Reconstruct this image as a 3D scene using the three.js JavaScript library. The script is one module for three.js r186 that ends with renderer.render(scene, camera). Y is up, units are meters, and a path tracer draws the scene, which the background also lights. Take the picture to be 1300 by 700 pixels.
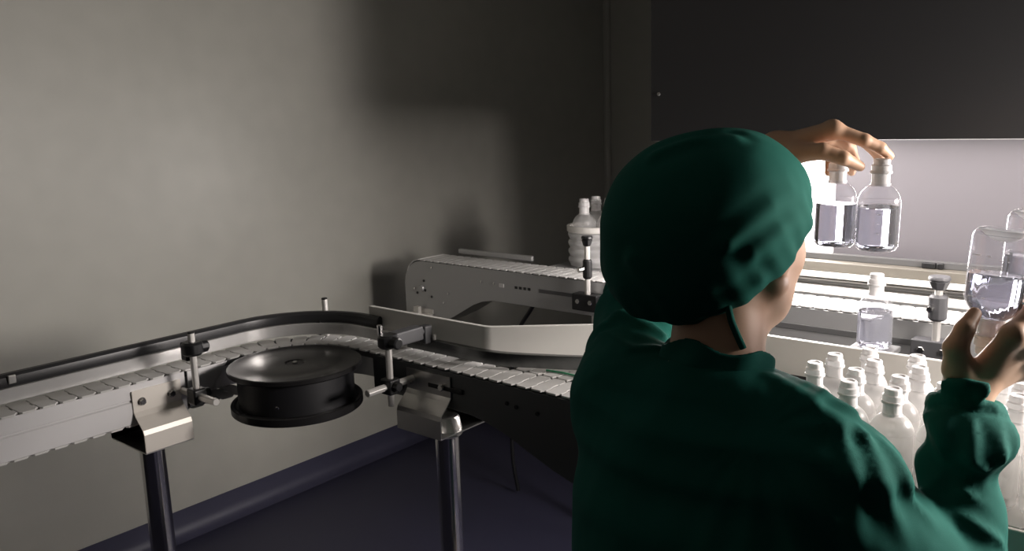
import * as THREE from 'three';
import { mergeGeometries, mergeVertices, toCreasedNormals } from 'three/addons/utils/BufferGeometryUtils.js';
import { RoundedBoxGeometry } from 'three/addons/geometries/RoundedBoxGeometry.js';
import { RectAreaLightUniformsLib } from 'three/addons/lights/RectAreaLightUniformsLib.js';
import { ImprovedNoise } from 'three/addons/math/ImprovedNoise.js';

// ---------------------------------------------------------------- camera, light, exposure
// World: +x runs along the back wall to the right, +y up, +z away from the back wall. Heights below are measured from eye level
// (the camera height H) unless they say otherwise: the belts lie 0.541 m under the eye.
const H = 1.45;
const scene = new THREE.Scene();
scene.background = new THREE.Color(0x000000);
const camera = new THREE.PerspectiveCamera(36.113, 1300 / 700, 0.05, 40);
camera.position.set(0, H, 0);
camera.matrixAutoUpdate = true;
camera.quaternion.setFromRotationMatrix(new THREE.Matrix4().makeBasis(
  new THREE.Vector3(0.64146269, -0.03012384, 0.76656257),
  new THREE.Vector3(0.16060139, 0.98236037, -0.09578779),
  new THREE.Vector3(-0.75015519, 0.1845553, 0.63498546)));
const renderer = new THREE.WebGLRenderer({ antialias: true });
renderer.toneMapping = THREE.LinearToneMapping;
renderer.toneMappingExposure = 1.0;
renderer.shadowMap.enabled = true;
RectAreaLightUniformsLib.init();

const LAMP_HOOD = 6.5, LAMP_PANEL = 44, LAMP_SIDE = 88;
function areaLight(name, color, intensity, w, h, from, to) {
  const l = new THREE.RectAreaLight(color, intensity, w, h);
  l.name = name; l.position.set(from[0], from[1] + H, from[2]); l.lookAt(to[0], to[1] + H, to[2]); scene.add(l); return l;
}
// tube under the inspection hood, the white lit panel at the back of the booth, and an unseen lamp added to brighten the right end of the table
areaLight('hood_lamp_light', 0xfff6f2, LAMP_HOOD, 1.45, 0.40, [2.25, -0.082, -0.42], [2.2499, -1, -0.42]);
areaLight('panel_lamp_light', 0xfff8f5, LAMP_PANEL, 0.31, 0.33, [2.505, -0.25, -1.032], [0, -0.25, -1.032]);
areaLight('added_lamp_light', 0xfff6f0, LAMP_SIDE, 0.40, 0.28, [1.76, -0.10, 0.40], [1.36, -0.40, -0.25]);

// ---------------------------------------------------------------- helpers
let seed = 7;
const rnd = () => { seed = (seed * 1664525 + 1013904223) >>> 0; return seed / 4294967296; };
const noise = new ImprovedNoise();
const V3 = (a) => new THREE.Vector3(...a);
const taken = new Map();
function numbered(name) {
  const n = taken.get(name) ?? 0; taken.set(name, n + 1);
  return n ? `${name}_${String(n).padStart(3, '0')}` : name;
}
const baseOf = new Map();
function thing(name, label, category, base, group) {           // base: point at eye-level heights
  const o = new THREE.Group(); o.name = numbered(name);
  o.position.set(base[0], base[1] + H, base[2]);
  o.userData = { label, category }; if (group) o.userData.group = group;
  baseOf.set(o, base); scene.add(o); return o;
}
function part(name, geo, mat, root, parent, label) {           // geo in eye-level coordinates
  const b = baseOf.get(root);
  if (b) geo.translate(-b[0], -b[1], -b[2]);
  const m = new THREE.Mesh(geo, mat); m.name = name; m.castShadow = m.receiveShadow = true;
  if (label) m.userData.label = label;
  (parent ?? root).add(m); return m;
}
function partAt(name, geo, mat, root, at, ry = 0, rx = 0, rz = 0) {    // shared geometry, placed by position
  const b = baseOf.get(root), m = new THREE.Mesh(geo, mat);
  m.name = name; m.castShadow = m.receiveShadow = true;
  m.position.set(at[0] - b[0], at[1] - b[1], at[2] - b[2]); m.rotation.set(rx, ry, rz, 'YXZ'); root.add(m); return m;
}
function structure(name, geo, mat, parent) {
  geo.translate(0, parent ? 0 : H, 0);
  const m = new THREE.Mesh(geo, mat); m.name = name; m.castShadow = m.receiveShadow = true;
  if (!parent) m.userData.kind = 'structure';
  (parent ?? scene).add(m); return m;
}
function box(x0, x1, y0, y1, z0, z1, r = 0) {
  const w = x1 - x0, h = y1 - y0, d = z1 - z0;
  const g = r ? new RoundedBoxGeometry(w, h, d, 2, Math.min(r, w * .49, h * .49, d * .49)) : new THREE.BoxGeometry(w, h, d);
  return g.translate((x0 + x1) / 2, (y0 + y1) / 2, (z0 + z1) / 2);
}
function rod(a, b, r, r2 = r, seg = 20, ch = 0.0012) {           // chamfered cylinder from a to b
  const A = V3(a), B = V3(b), L = A.distanceTo(B);
  const g = new THREE.LatheGeometry([[0, 0], [r - ch, 0], [r, ch], [r2, L - ch], [r2 - ch, L], [0, L]].map(p => new THREE.Vector2(...p)), seg);
  g.applyQuaternion(new THREE.Quaternion().setFromUnitVectors(new THREE.Vector3(0, 1, 0), B.clone().sub(A).normalize()));
  g.translate(...a); return toCreasedNormals(g, 0.7);
}
function bolt(at, dir, r = 0.007, h = 0.005) {
  const d = V3(dir).normalize(), B = V3(at).addScaledVector(d, h);
  return rod(at, B.toArray(), r, r, 6, 0.001);
}
function merge(list) {
  return mergeGeometries(list.map(g => { const n = g.index ? g.toNonIndexed() : g; for (const k of Object.keys(n.attributes)) if (!['position', 'normal', 'uv'].includes(k)) n.deleteAttribute(k);
    if (!n.attributes.uv) n.setAttribute('uv', new THREE.BufferAttribute(new Float32Array(n.attributes.position.count * 2), 2)); return n; }));
}
// a closed profile [[outward, y]...] swept along a path [[x, z]...]; outward is to the left of the walk
function sweep(path, profile, crease = 0.5) {
  const n = path.length, m = profile.length, pos = [], uv = [];
  const nor = path.map((p, i) => {
    const a = path[Math.max(0, i - 1)], b = path[Math.min(n - 1, i + 1)];
    const d1 = new THREE.Vector2(p[0] - a[0], p[1] - a[1]), d2 = new THREE.Vector2(b[0] - p[0], b[1] - p[1]);
    if (i === 0) d1.copy(d2); if (i === n - 1) d2.copy(d1);
    d1.normalize(); d2.normalize();
    const t = d1.clone().add(d2).normalize(), k = 1 / Math.max(.5, t.dot(d1));
    return [t.y * k, -t.x * k];
  });
  const P = (i, j) => [path[i][0] + nor[i][0] * profile[j % m][0], profile[j % m][1], path[i][1] + nor[i][1] * profile[j % m][0]];
  let s = 0; const S = path.map((p, i) => i ? (s += Math.hypot(p[0] - path[i - 1][0], p[1] - path[i - 1][1])) : 0);
  for (let i = 0; i < n - 1; i++) for (let j = 0; j < m; j++) {
    const a = P(i, j), b = P(i + 1, j), c = P(i + 1, j + 1), d = P(i, j + 1);
    pos.push(...a, ...b, ...c, ...a, ...c, ...d);
    uv.push(S[i], j * .02, S[i + 1], j * .02, S[i + 1], j * .02 + .02, S[i], j * .02, S[i + 1], j * .02 + .02, S[i], j * .02 + .02);
  }
  const tri = THREE.ShapeUtils.triangulateShape(profile.map(p => new THREE.Vector2(...p)), []);
  for (const e of [0, n - 1]) for (const t of tri) for (const k of (e ? t : [...t].reverse())) { pos.push(...P(e, k)); uv.push(profile[k][0], profile[k][1]); }
  const g = new THREE.BufferGeometry();
  g.setAttribute('position', new THREE.Float32BufferAttribute(pos, 3)); g.setAttribute('uv', new THREE.Float32BufferAttribute(uv, 2));
  g.computeVertexNormals();
  return toCreasedNormals(g, crease);
}
// a plate drawn in two coordinates and given thickness along the third
function plate(outline, holes, thick, axis, at, bevel = 0.0008) {
  const s = new THREE.Shape(outline.map(p => new THREE.Vector2(...p)));
  for (const h of holes) s.holes.push(new THREE.Path(h.map(p => new THREE.Vector2(...p))));
  const g = new THREE.ExtrudeGeometry(s, { depth: thick - 2 * bevel, bevelEnabled: bevel > 0, bevelSize: bevel, bevelThickness: bevel, bevelSegments: 1, bevelOffset: -bevel });
  g.translate(0, 0, bevel);
  if (axis === 'x') { g.applyMatrix4(new THREE.Matrix4().set(0, 0, 1, at, 0, 1, 0, 0, 1, 0, 0, 0, 0, 0, 0, 1)); flip(g); }   // outline is (z, y)
  if (axis === 'z') g.translate(0, 0, at);                                                                              // outline is (x, y)
  return g;
}
function flip(g) {
  const p = g.attributes.position.array, nn = g.attributes.normal.array, u = g.attributes.uv.array;
  const sw = (a, k, i, j) => { for (let q = 0; q < k; q++) [a[i * k + q], a[j * k + q]] = [a[j * k + q], a[i * k + q]]; };
  for (let t = 0; t < p.length / 9; t++) { sw(p, 3, t * 3 + 1, t * 3 + 2); sw(nn, 3, t * 3 + 1, t * 3 + 2); sw(u, 2, t * 3 + 1, t * 3 + 2); }
}
const arc = (cx, cy, r, a0, a1, n) => Array.from({ length: n + 1 }, (_, i) => { const a = a0 + (a1 - a0) * i / n; return [cx + r * Math.cos(a), cy + r * Math.sin(a)]; });

// ---------------------------------------------------------------- textures and materials
function dataTexture(n, f, srgb) {
  const d = new Uint8Array(n * n * 4);
  for (let j = 0; j < n; j++) for (let i = 0; i < n; i++) { const c = f(i / n, j / n); d.set([c[0] * 255, c[1] * 255, c[2] * 255, 255].map(v => Math.max(0, Math.min(255, v))), (j * n + i) * 4); }
  const t = new THREE.DataTexture(d, n, n); t.wrapS = t.wrapT = THREE.RepeatWrapping; t.magFilter = THREE.LinearFilter; t.minFilter = THREE.LinearFilter;
  if (srgb) t.colorSpace = THREE.SRGBColorSpace; t.needsUpdate = true; return t;
}
const per = (u, v, k, z) => {                                     // noise that repeats over the unit square
  const a = noise.noise(u * k, v * k, z), b = noise.noise((u - 1) * k, v * k, z), c = noise.noise(u * k, (v - 1) * k, z), d = noise.noise((u - 1) * k, (v - 1) * k, z);
  return (a * (1 - u) + b * u) * (1 - v) + (c * (1 - u) + d * u) * v;
};
const grain = dataTexture(256, (u, v) => { const g = .5 + .25 * per(u, v, 24, 1) + .2 * per(u, v, 70, 2); return [g, g, g]; });
const brushed = dataTexture(256, (u, v) => { const g = .5 + .3 * per(u, v * .06, 120, 3) + .12 * per(u, v, 12, 4); return [g, g, g]; });
const weave = dataTexture(256, (u, v) => { const g = .5 + .2 * Math.sin(u * 2 * Math.PI * 64) * Math.sin(v * 2 * Math.PI * 64) + .25 * per(u, v, 40, 5); return [g, g, g]; });
const mottled = dataTexture(256, (u, v) => { const g = .95 + .02 * per(u, v, 5, 6) + .025 * per(u, v, 22, 7); return [g, g, g * .995]; }, true);
const withRepeat = (t, x, y) => { const c = t.clone(); c.repeat.set(x, y); c.needsUpdate = true; return c; };
const std = (color, roughness, metalness = 0, more = {}) => new THREE.MeshStandardMaterial({ color, roughness, metalness, ...more });
const lin = (r, g, b) => new THREE.Color().setRGB(r, g, b);
const M = {
  wall: std(lin(.48, .475, .43), .42, 0, { map: mottled, bumpMap: grain, bumpScale: .0004 }),
  ceiling: std(lin(.6, .6, .57), .7),
  floor: std(lin(.027, .027, .054), .5, 0, { map: mottled, bumpMap: grain, bumpScale: .0004 }),
  skirting: std(lin(.045, .045, .08), .5),
  steel: std(lin(.62, .61, .59), .33, 1, { roughnessMap: null, bumpMap: brushed, bumpScale: .00003 }),
  satin: std(lin(.70, .68, .65), .36, .5, { bumpMap: brushed, bumpScale: .00003 }),
  polished: std(lin(.72, .71, .70), .16, 1),
  aluminium: std(lin(.70, .69, .69), .42, .35),
  railFace: std(lin(.74, .73, .72), .27, .62),
  plate: std(lin(.42, .42, .42), .36, .45, { bumpMap: brushed, bumpScale: .00003 }),
  shadedRail: std(lin(.20, .205, .205), .24, 1),  // dark reflection put into the rail colour of the second run
  shadedPlate: std(lin(.17, .175, .175), .38, .8, { bumpMap: brushed, bumpScale: .00003 }),  // darker copy of plate, shade of the second run in its colour
  zinc: std(lin(.78, .735, .67), .4, .25, { bumpMap: brushed, bumpScale: .00003 }),
  blackPlastic: std(lin(.012, .012, .013), .38),
  blackDisc: std(lin(.014, .0135, .014), .30, 0, { bumpMap: brushed, bumpScale: .00004 }),
  darkRail: std(lin(.03, .03, .032), .33, .2),
  greyClamp: std(lin(.075, .075, .08), .5),
  slat: std(lin(.66, .65, .63), .5),
  slatB: std(lin(.61, .60, .58), .52),
  whitePlastic: std(lin(.76, .74, .70), .42),
  cap: new THREE.MeshPhysicalMaterial({ color: lin(.86, .85, .85), roughness: .4, transmission: .25, thickness: 0 }),
  pp: new THREE.MeshPhysicalMaterial({ color: lin(.95, .95, .97), roughness: .12, transmission: .94, thickness: 0, ior: 1.45 }),
  ppWhitened: new THREE.MeshPhysicalMaterial({ color: lin(.93, .925, .92), roughness: .32, transmission: .8, thickness: 0, ior: 1.45 }),  // whitened body: glare on clear bottles put into the material
  frostBase: new THREE.MeshPhysicalMaterial({ color: lin(.95, .95, .95), roughness: .95, transmission: .6, thickness: 0 }),
  ppFrost: new THREE.MeshPhysicalMaterial({ color: lin(.9, .9, .9), roughness: .35, transmission: .7, thickness: 0, ior: 1.45 }),
  liquid: new THREE.MeshPhysicalMaterial({ color: lin(.87, .89, 1), roughness: .01, transmission: 1, thickness: .05, ior: 1.33 }),
  hood: std(lin(.045, .045, .047), .34, .3, { bumpMap: brushed, bumpScale: .00002 }),
  backdrop: std(lin(.125, .118, .128), .5),
  beam: std(lin(.13, .12, .10), .5),
  strip: std(lin(.10, .10, .10), .5),
  apron: std(lin(.5, .5, .5), .4),
  lampGlow: new THREE.MeshStandardMaterial({ color: 0xffffff, emissive: 0xfff6f2, emissiveIntensity: 1.1, roughness: .6 }),
  gown: new THREE.MeshPhysicalMaterial({ color: lin(.0095, .112, .088), roughness: .85, specularIntensity: .25, bumpMap: weave, bumpScale: .0003 }),
  capCloth: new THREE.MeshPhysicalMaterial({ color: lin(.009, .108, .082), roughness: .85, specularIntensity: .25, bumpMap: weave, bumpScale: .0003 }),
  skin: std(lin(.62, .385, .255), .5),
  eye: std(lin(.7, .7, .68), .2),
  greenStrip: std(lin(.05, .42, .2), .5),
  cable: std(lin(.01, .01, .012), .5),
  stool: std(lin(.03, .03, .035), .5),
  trousers: std(lin(.008, .06, .05), .85),
  shoe: std(lin(.6, .6, .6), .6),
};
for (const m of [M.steel, M.satin, M.plate]) m.bumpMap = withRepeat(brushed, 4, 4);
M.gown.bumpMap = M.capCloth.bumpMap = withRepeat(weave, 12, 12);

// ---------------------------------------------------------------- the room
const WZ = -2.755, WX = 4.14, FX = -5.5, FZ = 5.5, FLOOR = -H, TOP = 1.55;
const uvBox = (g, k) => { const u = g.attributes.uv, p = g.attributes.position, n = g.attributes.normal; for (let i = 0; i < u.count; i++) { const a = Math.abs(n.getX(i)), b = Math.abs(n.getY(i)); u.setXY(i, k * (a > .5 ? p.getZ(i) : p.getX(i)), k * (b > .5 ? p.getZ(i) : p.getY(i))); } return g; };
structure('floor', uvBox(box(FX - .1, WX + .1, FLOOR - .1, FLOOR, WZ - .1, FZ + .1), .6), M.floor);
structure('ceiling', uvBox(box(FX - .1, WX + .1, TOP, TOP + .1, WZ - .1, FZ + .1), .6), M.ceiling);
structure('wall_back', uvBox(box(FX - .1, WX + .1, FLOOR, TOP, WZ - .1, WZ), .6), M.wall);
structure('wall_right', uvBox(box(WX, WX + .1, FLOOR, TOP, WZ, FZ), .6), M.wall);
structure('wall_left', uvBox(box(FX - .1, FX, FLOOR, TOP, WZ, FZ), .6), M.wall);
structure('wall_front', uvBox(box(FX - .1, WX + .1, FLOOR, TOP, FZ, FZ + .1), .6), M.wall);
// coved vinyl skirting
{
  const cove = [[0, FLOOR + .1], [.004, FLOOR + .1], [.006, FLOOR + .05], [.012, FLOOR + .025], [.028, FLOOR + .008], [.05, FLOOR + .001], [0, FLOOR + .001]];
  structure('baseboard_back', sweep([[WX, WZ], [FX, WZ]], cove.map(([a, b]) => [a, b]), .6), M.skirting);
  structure('baseboard_right', sweep([[WX, FZ], [WX, WZ + .05]], cove, .6), M.skirting);
  // rounded corner cover strip and a panel joint on the right wall
  structure('trim_1', rod([WX - .012, FLOOR + .1, WZ + .012], [WX - .012, TOP, WZ + .012], .022), M.wall);
  structure('trim_2', box(WX - .012, WX, FLOOR + .1, TOP, WZ + .34, WZ + .39, .004), M.wall);
}

// ---------------------------------------------------------------- inspection booth
{
  const t = thing('inspection_booth', 'dark hooded inspection booth with lit white panel and grey backdrop at the right', 'inspection booth', [2.5, FLOOR, -.4]);
  const z0 = -1.191, z1 = .42;
  part('hood', merge([box(2.0, 2.012, -.0755, .8, z0, z1, .003), box(2.012, 2.62, .788, .8, z0, z1), box(2.012, 2.62, -.06, .788, z0, z0 + .012), box(2.012, 2.62, -.06, .788, z1 - .012, z1), box(2.608, 2.62, -.06, .788, z0, z1)]), M.hood, t);
  const lp = part('lamp_tray', box(2.012, 2.62, -.066, -.058, z0 + .012, z1 - .012), M.apron, t);
  part('lamp_diffuser', box(2.05, 2.45, -.078, -.067, -1.145, .305, .003), M.lampGlow, t, lp);
  part('hood_screw', bolt([2.0, .047, -1.165], [-1, 0, 0], .006, .004), M.polished, t);
  part('backdrop', box(2.52, 2.54, -.428, -.066, -.874, z1), M.backdrop, t);
  part('light_panel', box(2.512, 2.54, -.428, -.066, z0 + .004, -.876), M.lampGlow, t, null, 'glowing white light panel');
  part('frame_strip', box(2.50, 2.56, -.447, -.428, z0, z1, .002), M.strip, t);
  part('frame_beam', box(2.46, 2.58, -.476, -.447, z0, z1, .003), M.beam, t);
  part('white_rail', box(2.445, 2.50, -.492, -.476, z0, z1, .003), M.whitePlastic, t);
  part('apron_panel', box(2.50, 2.62, FLOOR, -.492, z0, z1), M.apron, t);
  for (const y of [-.507, -.524]) part('apron_bar', box(2.488, 2.502, y - .004, y + .004, z0, z1, .002), M.steel, t);
  for (const [a, b] of [[-.62, -.585], [-.58, -.565]]) part('latch_block', box(2.486, 2.50, -.446, -.43, a, b, .003), M.blackPlastic, t);
}

{
  const t = thing('added_lamp', 'added unseen lamp on a post over the right end of the bottle table', 'lamp', [1.95, FLOOR, .56]);  // out of view, added to light the table and the right sleeve
  const place = (g) => { const o = new THREE.Object3D(); o.position.set(1.762, -.099, .402); o.lookAt(1.362, -.399, -.248); o.updateMatrix(); return g.applyMatrix4(o.matrix); };
  part('lamp_head', place(box(-.22, .22, -.16, .16, -.05, -.006, .008)), M.hood, t);
  part('lamp_panel', place(box(-.20, .20, -.14, .14, -.007, -.003, .001)), M.lampGlow, t);
  part('lamp_arm', rod([1.95, -.10, .56], [1.80, -.08, .44], .012), M.steel, t);
  part('lamp_post', rod([1.95, FLOOR + .02, .56], [1.95, -.09, .56], .018), M.steel, t);
  part('lamp_base', rod([1.95, FLOOR, .56], [1.95, FLOOR + .02, .56], .15, .13, 40, .004), M.steel, t);
}

// ---------------------------------------------------------------- belt slats
const PITCH = .0381, BW = .0825;
function slatGeometry(w = BW) {
  const L = PITCH - .0016, h = w / 2, o = [
    [-L / 2 + .004, -h], [L / 2 - .009, -h], [L / 2 - .004, -h + .007], [L / 2, -h + .009], [L / 2, -.012], [L / 2 - .003, -.011], [L / 2 - .003, .011], [L / 2, .012], [L / 2, h - .009], [L / 2 - .004, h - .007], [L / 2 - .009, h],
    [-L / 2 + .004, h], [-L / 2, h - .005], [-L / 2, .012], [-L / 2 - .001, .010], [-L / 2 - .001, -.010], [-L / 2, -.012], [-L / 2, -h + .005]];
  const g = new THREE.ExtrudeGeometry(new THREE.Shape(o.map(p => new THREE.Vector2(...p))), { depth: .0028, bevelEnabled: true, bevelSize: .0007, bevelThickness: .0007, bevelSegments: 1, bevelOffset: -.0007 });
  g.rotateX(Math.PI / 2); g.translate(0, -.0007, 0);
  return g;
}
const slatG = slatGeometry();
const BELT = -.541;
const slatMat = () => (rnd() < .5 ? M.slat : M.slatB);

// ---------------------------------------------------------------- guide post: rod, cross rod, clamps
function guidePost(t, o) {                                            // o: at [x, z], dir outward [x, z], top, low, crossIn/out, arm
  const [x, z] = o.at, [dx, dz] = o.dir, y = o.crossY;
  const g = part('guide_post', rod([x, o.low, z], [x, o.top, z], .0075), M.satin, t);
  part('post_cap', rod([x, o.top - .003, z], [x, o.top + .002, z], .0078), M.blackPlastic, t, g);
  const s = [dz, -dx];
  part('cross_rod', rod([x - dx * o.inn, y, z - dz * o.inn], [x + dx * o.out, y, z + dz * o.out], .0082), M.satin, t, g);
  const cl = new RoundedBoxGeometry(.032, .036, .034, 2, .005).translate(x, y, z);
  part('clamp_block', merge([cl, rod([x + s[0] * .014, y + .002, z + s[1] * .014], [x + s[0] * .03, y + .002, z + s[1] * .03], .011, .010, 16)]), M.blackPlastic, t, g);
  part('clamp_screw', rod([x + dx * .016 + s[0] * .004, y - .004, z + dz * .016 + s[1] * .004], [x + dx * .022 + s[0] * .004, y - .004, z + dz * .022 + s[1] * .004], .0042), M.polished, t, g);
  if (o.armY !== undefined) {
    const a = o.armY, e = [x - dx * o.arm, z - dz * o.arm];
    part('clamp_knob', merge([rod([x, a - .015, z], [x, a + .015, z], .023, .023, 24, .005), rod([x + s[0] * .01, a, z + s[1] * .01], [x + s[0] * .036, a - .002, z + s[1] * .036], .0145, .013, 20, .003)]), M.blackPlastic, t, g);
    part('rail_arm', merge([rod([x, a, z], [e[0], a, e[1]], .009), box(e[0] - .012, e[0] + .012, a - .03, a + .012, e[1] - .012, e[1] + .012, .004), ...(o.arm > .1 ? [box(x + .012, e[0] - .02, a - .016, a + .016, z - .016, z + .016, .004)] : [])]), o.arm > .1 ? M.greyClamp : M.blackPlastic, t, g);
  }
  return g;
}

// ---------------------------------------------------------------- the near conveyor with its right-angle turn
const NZ = -1.764, NX = 1.269, RC = .155, CX = NX - RC, CZ = NZ + RC;   // near edges of its belt and the centre of the turn
{
  const t = thing('slat_conveyor', 'near slat conveyor that turns a right angle round stacked black discs', 'conveyor', [CX, FLOOR, CZ]);
  const zc = NZ - BW / 2, xc = NX + BW / 2;
  // slats: straight run, turn, second run
  for (let x = CX - PITCH * .5; x > -.35; x -= PITCH) partAt('slat', slatG, slatMat(), t, [x, BELT, zc]);
  const RM = RC + BW / 2, nT = Math.round(RM * Math.PI / 2 / PITCH);
  for (let i = 0; i < nT; i++) { const a = (i + .5) / nT * Math.PI / 2; partAt('slat', slatG, slatMat(), t, [CX + RM * Math.sin(a), BELT, CZ - RM * Math.cos(a)], -a); }
  for (let z = CZ + PITCH * .5; z < .12; z += PITCH) partAt('slat', slatG, slatMat(), t, [xc, BELT, z], -Math.PI / 2);
  // the returning chain hangs just under the frame of the first run
  for (let x = CX - PITCH * 1.2; x > -.3; x -= PITCH) partAt('return_slat', slatG, slatMat(), t, [x, -.6365, zc + .001], 0, Math.PI);
  // side frames
  const prof = (s) => [[0, -.545], [s * .004, -.545], [s * .004, -.577], [s * .0015, -.579], [s * .0015, -.581], [s * .0055, -.584], [s * .0055, -.631], [s * .003, -.633], [0, -.633]];
  const railX = (x0, x1, z, s) => sweep([[x0, z], [x1, z]], prof(-s).map(([a, b]) => [a, b]), .3);
  part('side_frame', railX(-.35, .925, NZ - .005, 1), M.aluminium, t);
  part('side_frame', railX(-.35, 1.1, NZ - BW + .005, -1), M.aluminium, t);
  part('corner_plate', plate([[.932, -.546], [1.035, -.546], [1.012, -.578], [.985, -.6], [.96, -.632], [.932, -.632]], [], .004, 'z', NZ - .005), M.aluminium, t);
  part('slide_bed', merge([box(-.35, 1.1, -.56, -.547, NZ - BW + .008, NZ - .009), box(NX + .008, NX + BW - .008, -.56, -.547, CZ, .12)]), M.strip, t);
  // outer wall of the turn
  part('turn_frame', sweep(arc(CX, CZ, RC + BW - .002, -Math.PI / 2, 0, 24), [[0, -.546], [.004, -.546], [.004, -.64], [0, -.64]], .4), M.plate, t);
  // second run: plate towards the camera, darkened in colour for its unlit side, with the arched housing near the person
  const lower = [[-1.52, -.548], [.12, -.548], [.12, -.80], [-.78, -.80], [-.83, -.765], [-.915, -.726], [-.983, -.706], [-1.045, -.682], [-1.106, -.657], [-1.16, -.642], [-1.208, -.634], [-1.30, -.632], [-1.52, -.632]];
  part('side_plate', plate(lower, [], .004, 'x', NX + .002), M.shadedPlate, t);
  part('side_plate', plate(lower, [], .004, 'x', NX + BW - .006), M.shadedPlate, t);
  part('slot_strip', box(NX - .003, NX + .003, -.592, -.581, -1.33, -1.225, .002), M.blackPlastic, t);
  for (const [z, y] of [[-1.1, -.586], [-1.075, -.589], [-1.02, -.592], [-1.42, -.61]]) part('bolt', bolt([NX + .002, y, z], [-1, 0, 0], .005, .003), M.blackPlastic, t);
  part('green_strip', sweep([[1.378, -1.079], [1.383, -1.043], [1.382, -0.995], [1.379, -0.875]], [[0, BELT + .001], [.003, BELT + .001], [.003, BELT + .0045], [0, BELT + .0045]]), M.greenStrip, t, null, 'thin green strip lying along the white slats');
  // guide discs of the turn
  const lathe = (pts, y) => new THREE.LatheGeometry(pts.map(p => new THREE.Vector2(...p)), 96).translate(CX, y, CZ);
  const disc = (R, th) => [[.0001, th * .8], [.02, th * .8], [.024, th], [R * .62, th * .97], [R * .64, th * .90], [R - .012, th * .88], [R - .008, th], [R - .002, th], [R, th - .002], [R, .003], [R - .003, 0], [.0001, 0]];
  const d1 = part('turn_disc', toCreasedNormals(lathe(disc(.152, .013), -.556), .5), M.blackDisc, t);
  part('disc_hub', rod([CX, -.66, CZ], [CX, -.545, CZ], .022, .022, 32, .003), M.blackPlastic, t, d1);
  part('disc_hub', rod([CX, -.5455, CZ], [CX, -.541, CZ], .006, .006, 6), M.steel, t, d1);
  const d2 = part('turn_disc', toCreasedNormals(lathe(disc(.150, .02), -.648), .5), M.blackDisc, t);
  part('disc_spacer', rod([CX, -.632, CZ], [CX, -.552, CZ], .132, .132, 64, .002), M.cable, t, d2);
  part('disc_bolt', bolt([CX - .112, -.605, CZ + .084], [-.8, 0, .6], .004, .003), M.polished, t, d2);
  // guide rail: satin steel face, coloured darker on the second run for its dark reflection; black upper strip along the first run and the turn
  const straight = (a, b, n) => Array.from({ length: n }, (_, i) => [a[0] + (b[0] - a[0]) * i / (n - 1), a[1] + (b[1] - a[1]) * i / (n - 1)]);
  const RR = .206;
  const turn = arc(CX, CZ, RR, -Math.PI / 2, 0, 40);
  const bend = [[1.32, -1.24], [1.3205, -1.215], [1.323, -1.19], [1.328, -1.165], [1.336, -1.14], [1.346, -1.115], [1.358, -1.088], [1.371, -1.06], [1.385, -1.03], [1.402, -.998], [1.42, -.965], [1.445, -.925], [1.47, -.89], [1.5, -.855]];
  const path = [[-.35, CZ - RR], ...turn, [1.32, -1.45]];
  part('guide_rail', sweep([[1.32, -1.449], ...bend], [[0, -.503], [0, -.530], [.002, -.531], [.002, -.5045], [.014, -.5045], [.015, -.503], [.014, -.5015], [.001, -.5015]], .25), M.shadedRail, t);
  part('guide_rail', sweep(path, [[0, -.503], [0, -.530], [.002, -.531], [.002, -.5045], [.014, -.5045], [.015, -.503], [.014, -.5015], [.001, -.5015]], .25), M.railFace, t);
  part('rail_backing', sweep([[-.35, CZ - RR], ...turn, [1.32, -1.56]], [[.004, -.5], [.003, -.492], [.005, -.48], [.010, -.474], [.018, -.473], [.022, -.478], [.022, -.5]], .5), M.darkRail, t);
  part('rail_joint', box(.585, .60, -.494, -.476, CZ - RR + -.004, CZ - RR + .0005, .002), M.steel, t);
  part('rail_pin', rod([1.324, -.5, -1.36], [1.324, -.487, -1.36], .004), M.satin, t);
  // posts that hold the rails
  guidePost(t, { at: [.916, -1.70], dir: [0, 1], top: -.442, low: -.605, crossY: -.587, inn: .062, out: .078, armY: -.478, arm: .02 });
  guidePost(t, { at: [1.2, -1.38], dir: [-1, 0], top: -.466, low: -.628, crossY: -.581, inn: .068, out: .068, armY: -.478, arm: .115 });
  guidePost(t, { at: [1.333, -1.773], dir: [.8, -.6], top: -.452, low: -.60, crossY: -.585, inn: .05, out: .02, armY: -.505, arm: .05 });
    part('post_lug', rod([1.2, -.47, -1.405], [1.2, -.445, -1.405], .006), M.polished, t);
  // saddle brackets and tubular legs
  const zig = [[0, -.558], [0, -.606], [.007, -.616], [.032, -.640], [.036, -.650], [.036, -.690], [.0335, -.6925]];
  function saddle(len, mapping, boltsAt) {
    const th = .0028, prof2 = [...zig, ...[...zig].reverse().map(([a, b], i) => [a - th, b + (i === 0 ? th * .4 : 0)])];
    const near = plate(prof2.map(([a, b]) => [a, b]), [], len, 'x', 0, .0006);
    return near;
  }
  const W2 = BW + .011;
  const A0 = .800, AL = .112;
  const nearA = saddle(AL).translate(A0, 0, NZ + .0035), farA = saddle(AL).applyMatrix4(new THREE.Matrix4().makeScale(1, 1, -1)).translate(A0, 0, NZ - BW - .0035);
  const brA = part('leg_bracket', nearA, M.zinc, t);
  part('far_flange', farA, M.satin, t, brA);
  part('bottom_plate', box(A0, A0 + AL, -.6935, -.6905, NZ - BW - .038, NZ + .038), M.steel, t, brA);
  for (const x of [A0 + .02, A0 + .088]) part('bolt', merge([rod([x, -.585, NZ + .003], [x, -.585, NZ + .006], .0095), bolt([x, -.585, NZ + .006], [0, 0, 1], .0075, .006)]), M.polished, t, brA);
  part('leg', rod([.852, FLOOR + .02, NZ - BW / 2], [.852, -.6935, NZ - BW / 2], .027, .027, 40), M.polished, t);
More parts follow.
